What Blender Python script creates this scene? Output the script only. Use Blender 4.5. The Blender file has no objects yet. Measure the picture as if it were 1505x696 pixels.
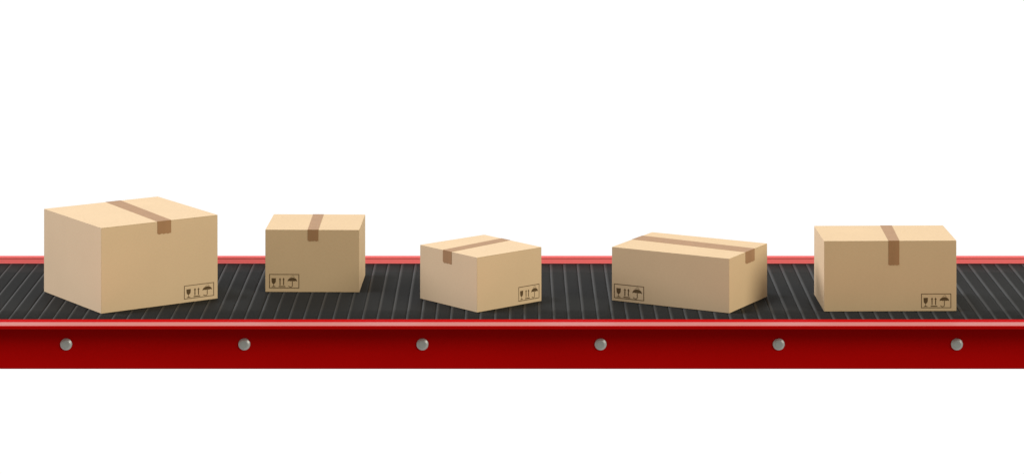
import bpy, bmesh, math, random
from mathutils import Vector, Matrix
random.seed(7)
S = bpy.context.scene
COL = S.collection

# ------------------------------------------------------------------ helpers
def link(name, bm, mat, parent=None, smooth=False):
    me = bpy.data.meshes.new(name)
    bmesh.ops.recalc_face_normals(bm, faces=bm.faces)
    bm.to_mesh(me); bm.free()
    me.materials.append(mat)
    if smooth:
        for p in me.polygons: p.use_smooth = True
    o = bpy.data.objects.new(name, me); COL.objects.link(o)
    if parent: o.parent = parent
    return o

def empty(name, loc=(0, 0, 0), rz=0.0):
    o = bpy.data.objects.new(name, None); COL.objects.link(o)
    o.location = loc; o.rotation_euler = (0, 0, rz); o.empty_display_size = .1
    return o

def prism(bm, pts, origin, U, V, Nn, d0, d1):
    """polygon pts (u,v) laid in plane origin+u*U+v*V, thick from d0 to d1 along Nn"""
    a = [bm.verts.new(origin + U*u + V*v + Nn*d0) for u, v in pts]
    b = [bm.verts.new(origin + U*u + V*v + Nn*d1) for u, v in pts]
    n = len(pts)
    bm.faces.new(a[::-1]); bm.faces.new(b)
    for i in range(n):
        bm.faces.new((a[i], a[(i+1) % n], b[(i+1) % n], b[i]))

def box(bm, x0, x1, y0, y1, z0, z1, bevel=0.0, seg=2):
    t = bmesh.new()
    bmesh.ops.create_cube(t, size=1.0)
    for v in t.verts:
        v.co = Vector(((x0+x1)/2 + v.co.x*(x1-x0), (y0+y1)/2 + v.co.y*(y1-y0), (z0+z1)/2 + v.co.z*(z1-z0)))
    if bevel: bmesh.ops.bevel(t, geom=t.edges[:], offset=bevel, segments=seg, affect='EDGES', profile=.5)
    me = bpy.data.meshes.new('tmp'); t.to_mesh(me); t.free(); bm.from_mesh(me); bpy.data.meshes.remove(me)

def extrude_profile(bm, prof, x0, x1, closed=True):
    """closed (y,z) profile extruded along x"""
    a = [bm.verts.new((x0, y, z)) for y, z in prof]
    b = [bm.verts.new((x1, y, z)) for y, z in prof]
    n = len(prof)
    for i in range(n if closed else n-1):
        bm.faces.new((a[i], a[(i+1) % n], b[(i+1) % n], b[i]))
    if closed:
        bm.faces.new(a[::-1]); bm.faces.new(b)

# ------------------------------------------------------------------ materials
def principled(name, col, rough=.5, spec=.5, metal=0.0):
    m = bpy.data.materials.new(name); m.use_nodes = True
    b = m.node_tree.nodes['Principled BSDF']
    b.inputs['Base Color'].default_value = (*col, 1)
    b.inputs['Roughness'].default_value = rough
    b.inputs['Specular IOR Level'].default_value = spec
    b.inputs['Metallic'].default_value = metal
    return m, b, m.node_tree.nodes, m.node_tree.links

def noise_mix(m, b, nodes, links, col, amount, scale, stretch=(1, 1, 1), detail=4):
    tc = nodes.new('ShaderNodeTexCoord'); mp = nodes.new('ShaderNodeMapping')
    mp.inputs['Scale'].default_value = stretch
    nz = nodes.new('ShaderNodeTexNoise'); nz.inputs['Scale'].default_value = scale; nz.inputs['Detail'].default_value = detail
    links.new(tc.outputs['Object'], mp.inputs[0]); links.new(mp.outputs[0], nz.inputs[0])
    r = nodes.new('ShaderNodeValToRGB')
    r.color_ramp.elements[0].position = .3; r.color_ramp.elements[1].position = .7
    r.color_ramp.elements[0].color = (*[c*(1-amount) for c in col], 1)
    r.color_ramp.elements[1].color = (*[min(1, c*(1+amount)) for c in col], 1)
    links.new(nz.outputs['Fac'], r.inputs[0]); links.new(r.outputs[0], b.inputs['Base Color'])
    return nz, tc, mp, r

def bump(nodes, links, b, src, strength, dist):
    bp = nodes.new('ShaderNodeBump'); bp.inputs['Strength'].default_value = strength; bp.inputs['Distance'].default_value = dist
    links.new(src, bp.inputs['Height']); links.new(bp.outputs[0], b.inputs['Normal'])

def cardboard(name, col):
    m, b, n, l = principled(name, col, .85, .12)
    nz, tc, mp, r = noise_mix(m, b, n, l, col, .016, 6, (1, 1, 1), 3)
    # fine paper fibre on top of the broad tone
    fb = n.new('ShaderNodeTexNoise'); fb.inputs['Scale'].default_value = 260; fb.inputs['Detail'].default_value = 3
    mp2 = n.new('ShaderNodeMapping'); mp2.inputs['Scale'].default_value = (.35, .35, 1)
    l.new(tc.outputs['Object'], mp2.inputs[0]); l.new(mp2.outputs[0], fb.inputs[0])
    mr = n.new('ShaderNodeMapRange'); mr.inputs['From Min'].default_value = .3; mr.inputs['From Max'].default_value = .7
    mr.inputs['To Min'].default_value = .98; mr.inputs['To Max'].default_value = 1.02
    l.new(fb.outputs['Fac'], mr.inputs['Value'])
    mx = n.new('ShaderNodeVectorMath'); mx.operation = 'SCALE'
    l.new(r.outputs[0], mx.inputs[0]); l.new(mr.outputs[0], mx.inputs['Scale']); l.new(mx.outputs[0], b.inputs['Base Color'])
    # faint corrugation telegraphing through the liner
    bump(n, l, b, fb.outputs['Fac'], .06, .0006)
    return m

CARD = (.50, .386, .268)
M_card = cardboard('cardboard', CARD)
M_card_b = cardboard('cardboard_browner', (.482, .368, .248))
M_tape, b, n, l = principled('packing_tape', (.275, .161, .088), .45, .15)
noise_mix(M_tape, b, n, l, (.275, .161, .088), .05, 30, (1, 1, .2), 3)
M_ink, *_ = principled('printing_ink', (.085, .055, .028), .8, .1)

RED_PANEL = (.34, .0012, .0012)
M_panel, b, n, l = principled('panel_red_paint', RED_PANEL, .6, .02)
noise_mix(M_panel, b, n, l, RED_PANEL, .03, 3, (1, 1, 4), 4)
M_rail, *_ = principled('rail_painted_highlight', (.37, .135, .135), .5, .08)  # sheen on the rail top, put in as a pale base colour
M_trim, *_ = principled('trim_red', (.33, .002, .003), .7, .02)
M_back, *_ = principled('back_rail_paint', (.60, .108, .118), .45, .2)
M_dark, *_ = principled('dark_red_gap', (.03, .003, .003), .8, .1)

M_belt, b, n, l = principled('belt_rubber', (.026, .027, .028), .7, .05)
nz, tc, mp, r = noise_mix(M_belt, b, n, l, (.0128, .0136, .0146), .08, 420, (1, .25, 1), 2)
bump(n, l, b, nz.outputs['Fac'], .25, .0006)

M_bead, *_ = principled('belt_bead_highlight', (.029, .031, .033), .55, .12)  # highlight along the slat beads, put into the colour
M_bead2, *_ = principled('belt_highlight_fade', (.0195, .020, .0205), .6, .08)  # softer step where the painted highlight fades out
M_bolt, *_ = principled('bolt_steel', (.46, .51, .58), .42, .5, .55)
M_boltface, *_ = principled('bolt_cap', (.34, .39, .46), .5, .4, .35)

# ------------------------------------------------------------------ conveyor
XL, XR = -5.0, 5.0
PX = 1/400.0                     # metres per photo pixel at the belt's front edge
conv = empty('conveyor', (0, 0, 0))
conv['label'] = 'long red conveyor with ribbed dark rubber belt and round grey bolts along its side'
conv['category'] = 'conveyor'

DEPTH = 1.062
BELT = 1.048
# belt: overlapping slats moulded across it, one after the other
bm = bmesh.new()
PITCH = 21.67*PX
X0 = (10.3-752.5)*PX
seg = [(0, -.0020), (.0009, -.0022), (.0018, -.0010), (.0030, .0000), (.0050, .0013), (.0080, .0021),
       (.0125, .0023), (.020, .0021), (.034, .0014), (.047, .0007), (.0526, .0002), (.0537, -.0012)]
pts = []
k0 = int((XL-X0)/PITCH); k1 = int((XR-X0)/PITCH)
for k in range(k0, k1):
    for u, z in seg: pts.append((X0+k*PITCH+u, z-.0018))
ys = [i*BELT/6 for i in range(7)]
rows = [[bm.verts.new((x, y, z)) for x, z in pts] for y in ys]
for r0, r1 in zip(rows, rows[1:]):
    for i in range(len(pts)-1):
        bm.faces.new((r0[i], r0[i+1], r1[i+1], r1[i]))
# belt thickness: edges and underside
for row, y in ((rows[0], 0), (rows[-1], BELT)):
    low = [bm.verts.new((v.co.x, y, -.012)) for v in row]
    for i in range(len(row)-1): bm.faces.new((row[i], row[i+1], low[i+1], low[i]))
    if y == 0: lowa = low
for i in range(len(low)-1): bm.faces.new((lowa[i], lowa[i+1], low[i+1], low[i]))
bt = link('belt', bm, M_belt, conv, smooth=True)
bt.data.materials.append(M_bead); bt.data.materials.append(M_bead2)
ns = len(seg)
for i, p in enumerate(bt.data.polygons):           # rib highlight painted paler on each slat's raised bead
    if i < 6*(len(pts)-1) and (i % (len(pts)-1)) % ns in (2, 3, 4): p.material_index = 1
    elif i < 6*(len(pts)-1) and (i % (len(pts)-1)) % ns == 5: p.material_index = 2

# bed under the belt
bm = bmesh.new(); box(bm, XL, XR, .03, DEPTH-.03, -.10, -.016)
link('belt_bed', bm, M_dark, conv)
bm = bmesh.new(); box(bm, XL, XR, BELT+.0015, DEPTH+.002, -.012, -.0015)  # dark strip standing in for the shade between belt and rail
link('gap_shade_strip', bm, M_dark, conv)

# trim: flat matte red strip beside the belt
bm = bmesh.new()
extrude_profile(bm, [(-.003, -.02), (-.003, .0004), (-.0045, .0012), (-.040, .0010), (-.0475, -.0002), (-.0475, -.02)], XL, XR)
link('edge_trim', bm, M_trim, conv)

# front rail: nosing that overhangs the side panel, top highlight painted pale
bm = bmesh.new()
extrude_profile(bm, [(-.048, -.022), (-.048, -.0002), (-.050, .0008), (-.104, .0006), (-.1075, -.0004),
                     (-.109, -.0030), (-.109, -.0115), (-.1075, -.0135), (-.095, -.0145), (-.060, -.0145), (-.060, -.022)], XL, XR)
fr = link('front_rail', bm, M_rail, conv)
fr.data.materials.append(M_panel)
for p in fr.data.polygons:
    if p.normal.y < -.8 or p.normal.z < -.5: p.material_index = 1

# side panel, set back under the nosing
bm = bmesh.new()
extrude_profile(bm, [(-.030, -.0225), (-.030, -.1715), (-.028, -.1750), (-.023, -.1760), (-.006, -.1760), (-.006, -.0225)], XL, XR)
link('side_panel', bm, M_panel, conv)

# back rail: low guard with a rolled top
bm = bmesh.new()
Y = DEPTH
extrude_profile(bm, [(Y+.004, -.02), (Y+.004, -.0010), (Y+.005, .0002), (Y+.011, .0140), (Y+.0112, .0146),
                     (Y+.0108, .0182), (Y+.0112, .0188), (Y+.0140, .0232),
                     (Y+.0165, .0240), (Y+.0320, .0243), (Y+.0340, .0235), (Y+.0345, .021), (Y+.0345, -.02)], XL, XR)
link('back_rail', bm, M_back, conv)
bm = bmesh.new(); box(bm, XL, XR, Y+.0365, Y+.0565, -.158, -.004, .002, 1)
link('rear_panel', bm, M_panel, conv)

# bolts on the side panel
def bolt_mesh():
    bm = bmesh.new()
    R = 8.8*PX
    prof = [(R*1.00, 0), (R*1.00, .0025), (R*.97, .0042), (R*.70, .0085), (R*.66, .0088)]
    n = 40; rings = []
    for r_, d in prof:
        rings.append([bm.verts.new((r_*math.cos(2*math.pi*i/n), -d, r_*math.sin(2*math.pi*i/n))) for i in range(n)])
    for a, b2 in zip(rings, rings[1:]):
        for i in range(n): bm.faces.new((a[i], a[(i+1) % n], b2[(i+1) % n], b2[i]))
    bm.faces.new(rings[0]); bm.faces.new(rings[-1][::-1])
    return bm
def cap_mesh():
    bm = bmesh.new(); R = 8.8*PX
    prof = [(R*.62, .0085), (R*.62, .0094), (R*.57, .0099), (R*.30, .0101)]
    n = 40; rings = []
    for r_, d in prof:
        rings.append([bm.verts.new((r_*math.cos(2*math.pi*i/n), -d, r_*math.sin(2*math.pi*i/n))) for i in range(n)])
    for a, b2 in zip(rings, rings[1:]):
        for i in range(n): bm.faces.new((a[i], a[(i+1) % n], b2[(i+1) % n], b2[i]))
    bm.faces.new(rings[0]); bm.faces.new(rings[-1][::-1])
    return bm
first = None
for k in range(6):
    x = (97.3+261.8*k-752.5)/401.1
    if first is None:
        o = link('bolt', bolt_mesh(), M_bolt, conv)
        c = link('bolt_cap', cap_mesh(), M_boltface, o)
        first = (o, c)
    else:
        o = first[0].copy(); COL.objects.link(o); o.parent = conv
        c = first[1].copy(); COL.objects.link(c); c.parent = o
    o.location = (x, -.0298, -.0840)

# ------------------------------------------------------------------ cartons
Z_REST = .0006                   # tops of the belt slats

def mark_polys():
    """shipping symbols, unit frame: u 0..1 to the right, v 0..1 up"""
    W, H = 682., 332.; X, Yt = 140., 158.
    c = lambda x, y: ((x-X)/W, 1-(y-Yt)/H)
    fr = []
    t = 15
    fr.append([c(140, 158), c(822, 158), c(822, 158+t), c(140, 158+t)])
    fr.append([c(140, 490-t), c(822, 490-t), c(822, 490), c(140, 490)])
    fr.append([c(140, 158+t), c(140+t, 158+t), c(140+t, 490-t), c(140, 490-t)])
    fr.append([c(822-t, 158+t), c(822, 158+t), c(822, 490-t), c(822-t, 490-t)])
    glass = [[c(194, 254), c(293, 254), c(291, 320), c(285, 350), c(270, 374), c(251, 388), c(248, 392),
              c(248, 438), c(286, 450), c(286, 460), c(200, 460), c(200, 450), c(237, 438), c(237, 392), c(233, 388), c(214, 374), c(201, 350), c(196, 320)]]
    arrows = []
    for cx in (387, 468):
        arrows.append([c(cx, 243), c(cx+27, 293), c(cx+11, 290), c(cx+11, 418), c(cx-11, 418), c(cx-11, 290), c(cx-27, 293)])
    arrows.append([c(356, 437), c(508, 437), c(508, 459), c(356, 459)])
    umb = []
    dome = []
    for i in range(13):
        a = math.pi*(1-i/12.0)
        dome.append(c(667+108*math.cos(a), 332-94*math.sin(a)**.9 if 0 < i < 12 else 334))
    for i in range(1, 12):                                     # scalloped hem
        x = 775-216*i/12.0
        dome.append(c(x, 326-9*abs(math.sin(math.pi*(i/12.0)*3))))
    umb.append(dome)
    umb.append([c(659, 322), c(675, 322), c(675, 428), c(659, 428)])
    n = 9
    outer = [c(625+50*math.cos(a), 428+38*math.sin(a)) for a in [math.pi*.98*i/n for i in range(n+1)]]
    inner = [c(625+34*math.cos(a), 428+22*math.sin(a)) for a in [math.pi*.98*i/n for i in range(n+1)]]
    for i in range(n): umb.append([outer[i], outer[i+1], inner[i+1], inner[i]])
    for (x0, y0, x1, y1) in ((632, 232, 645, 208), (660, 208, 668, 186), (690, 190, 690, 214), (700, 236, 712, 214)):
        umb.append([c(x0-4, y0), c(x0+4, y0), c(x1+4, y1), c(x1-4, y1)])
    return fr, glass, arrows, umb
FR, GLASS, ARROWS, UMB = mark_polys()

def carton(label, X, Y, yaw, a, b, h, tape_edge, un, uf, drop, mf, mu, mz, seam, mat):
    root = empty('cardboard_box', (X, Y, Z_REST), yaw)
    root['label'] = label; root['category'] = 'box'; root['group'] = 'cardboard boxes on the conveyor belt'
    T = .0022
    bm = bmesh.new(); box(bm, 0, a, 0, b, 0, h-T, .0009, 2)
    link('carton', bm, mat, root)
    # e: edge the tape hangs over, o: across the lid
    ex, ox, nrm = Vector((1, 0, 0)), Vector((0, 1, 0)), Vector((0, -1, 0))
    L, O = a, b
    if tape_edge == 'L':
        ex, ox, nrm = Vector((0, 1, 0)), Vector((1, 0, 0)), Vector((-1, 0, 0)); L, O = b, a
    up = Vector((0, 0, 1))
    for s0, s1 in ((0, seam-.0008), (seam+.0008, L)):           # two lid flaps meeting under the tape
        bm = bmesh.new()
        if tape_edge == 'R': box(bm, s0, s1, 0, b, h-T+.0002, h, .0009, 2)
        else: box(bm, 0, a, s0, s1, h-T+.0002, h, .0009, 2)
        link('top_flap', bm, mat, root)
    # tape
    bm = bmesh.new()
    t = .0006
    E0, E1, F0, F1 = un[0], un[1], uf[0], uf[1]
    prism(bm, [(E0, -t*.8), (E1, -t*.8), (F1, O+t*.8), (F0, O+t*.8)], up*h, ex, ox, up, -.0004, t)
    rnd = random.Random(int(X*100)+int(h*1000))
    def hang(e0, e1, org, n_, d):
        poly = [(e0, t*.7)]
        k = 11
        low = []
        for i in range(k+1):
            f = i/k
            edge = .0035*(1 if i in (0,) else 0)
            low.append((e0+(e1-e0)*f, -d + .0011*math.sin(i*1.9+rnd.random()) + rnd.uniform(-.0006, .0006) + edge))
        poly += low + [(e1, t*.7)]
        prism(bm, poly, org+up*h, ex, up, n_, -.0004, t)
    hang(E0, E1, Vector((0, 0, 0)), nrm, drop)
    hang(F0, F1, ox*O, -nrm, drop*.9)
    link('packing_tape', bm, M_tape, root)
    # handling mark
    if mf == 'R':
        org, U, Nn = Vector((mu[0], 0, 0)), Vector((1, 0, 0)), Vector((0, -1, 0))
    else:
        org, U, Nn = Vector((0, mu[0], 0)), Vector((0, -1, 0)), Vector((-1, 0, 0))
    w = abs(mu[1]-mu[0]); z1, z0 = mz
    def ink(name, polys, parent):
        bm = bmesh.new()
        for p in polys:
            prism(bm, [(u*w, v*(z1-z0)) for u, v in p], org+up*z0, U, up, Nn, -.0003, .00025)
        return link(name, bm, M_ink, parent)
    f = ink('handling_mark', FR, root)
    ink('glass_symbol', GLASS, f); ink('arrow_symbol', ARROWS, f); ink('umbrella_symbol', UMB, f)
    return root

carton('largest and tallest brown carton, turned corner forward, at the far left of the belt',
       -1.5225, .0968, .5964, .4895, .4877, .3171, 'R', (.2329, .2912), (.262, .3267), .0479, 'R', (.3459, .4739), (.0639, .0128), .276, M_card)
carton('smallest darker brown carton, set back on the belt, its narrow right side just showing',
       -.5855, .486, 1.550, .3326, .3610, .2385, 'L', (.1982, .1568), (.2057, .1637), .0428, 'L', (.346, .2306), (.0686, .0143), .181, M_card_b)
carton('small corner-forward carton in the middle of the row, tape folded over its left face',
       -.1299, .1177, .7124, .3189, .3351, .2036, 'L', (.1988, .1467), (.2325, .1805), .0468, 'R', (.2037, .3079), (.0669, .013), .1895, M_card)
carton('long low carton lying askew, tape running lengthwise and down its narrow right end',
       .8055, .1028, 1.0701, .346, .4873, .2022, 'R', (.145, .2289), (.1718, .2602), .0452, 'L', (.4781, .3517), (.0648, .0107), .200, M_card_b)
carton('wide carton facing the viewer at the right end, long tape tab down its front',
       1.1605, .1348, .020, .4935, .3106, .2619, 'R', (.2398, .2805), (.2528, .2973), .0902, 'R', (.362, .4742), (.0652, .0115), .265, M_card_b)

# ------------------------------------------------------------------ light
w = bpy.data.worlds.new('World'); S.world = w; w.use_nodes = True
n, l = w.node_tree.nodes, w.node_tree.links
bg = n['Background']
tc = n.new('ShaderNodeTexCoord'); sx = n.new('ShaderNodeSeparateXYZ')
l.new(tc.outputs['Generated'], sx.inputs[0])
# invented surround: white behind the conveyor, unseen camera side dimmed to shape the light
mr = n.new('ShaderNodeMapRange'); mr.interpolation_type = 'SMOOTHSTEP'
mr.inputs['From Min'].default_value = -.35; mr.inputs['From Max'].default_value = .25
l.new(sx.outputs['Y'], mr.inputs['Value'])
up = n.new('ShaderNodeMapRange'); up.interpolation_type = 'SMOOTHSTEP'       # overhead dimmed, out of view, so shadows read stronger
up.inputs['From Min'].default_value = .25; up.inputs['From Max'].default_value = .65
up.inputs['To Min'].default_value = 1; up.inputs['To Max'].default_value = 0
l.new(sx.outputs['Z'], up.inputs['Value'])
mu_ = n.new('ShaderNodeMath'); mu_.operation = 'MULTIPLY'
l.new(mr.outputs[0], mu_.inputs[0]); l.new(up.outputs[0], mu_.inputs[1])
mc = n.new('ShaderNodeMix'); mc.data_type = 'RGBA'
mc.inputs['A'].default_value = (.41, .36, .265, 1); mc.inputs['B'].default_value = (1.03, 1.03, 1.03, 1)
l.new(mu_.outputs[0], mc.inputs['Factor']); l.new(mc.outputs['Result'], bg.inputs['Color'])
bg.inputs['Strength'].default_value = 1.0

def sun(name, frm, strength, angle, col=(1, 1, 1)):
    d = bpy.data.lights.new(name, 'SUN'); d.energy = strength; d.angle = math.radians(angle); d.color = col
    o = bpy.data.objects.new(name, d); COL.objects.link(o)
    o.rotation_euler = Vector(frm).to_track_quat('Z', 'Y').to_euler(); o.location = Vector(frm)*4
sun('key_light', (-.40, -.05, 1.0), 2.35, 13, (.95, .98, 1))
sun('right_light', (.74, -.46, .52), 3.0, 30, (1, .91, .69))
sun('left_light', (-.90, .18, .40), 2.7, 24, (1, .955, .955))

# ------------------------------------------------------------------ camera
cd = bpy.data.cameras.new('camera'); cam = bpy.data.objects.new('camera', cd); COL.objects.link(cam)
cd.sensor_fit = 'HORIZONTAL'; cd.sensor_width = 36
cd.lens = 4484.5/1505*36
cd.shift_y = -(348+484)/1505
cd.clip_start = .1; cd.clip_end = 200
cam.location = (0, -11.2113, 2.3825); cam.rotation_euler = (math.pi/2, 0, 0)
S.camera = cam
S.render.engine = 'CYCLES'
S.view_settings.view_transform = 'Standard'; S.view_settings.look = 'None'
S.view_settings.exposure = 0; S.view_settings.gamma = 1
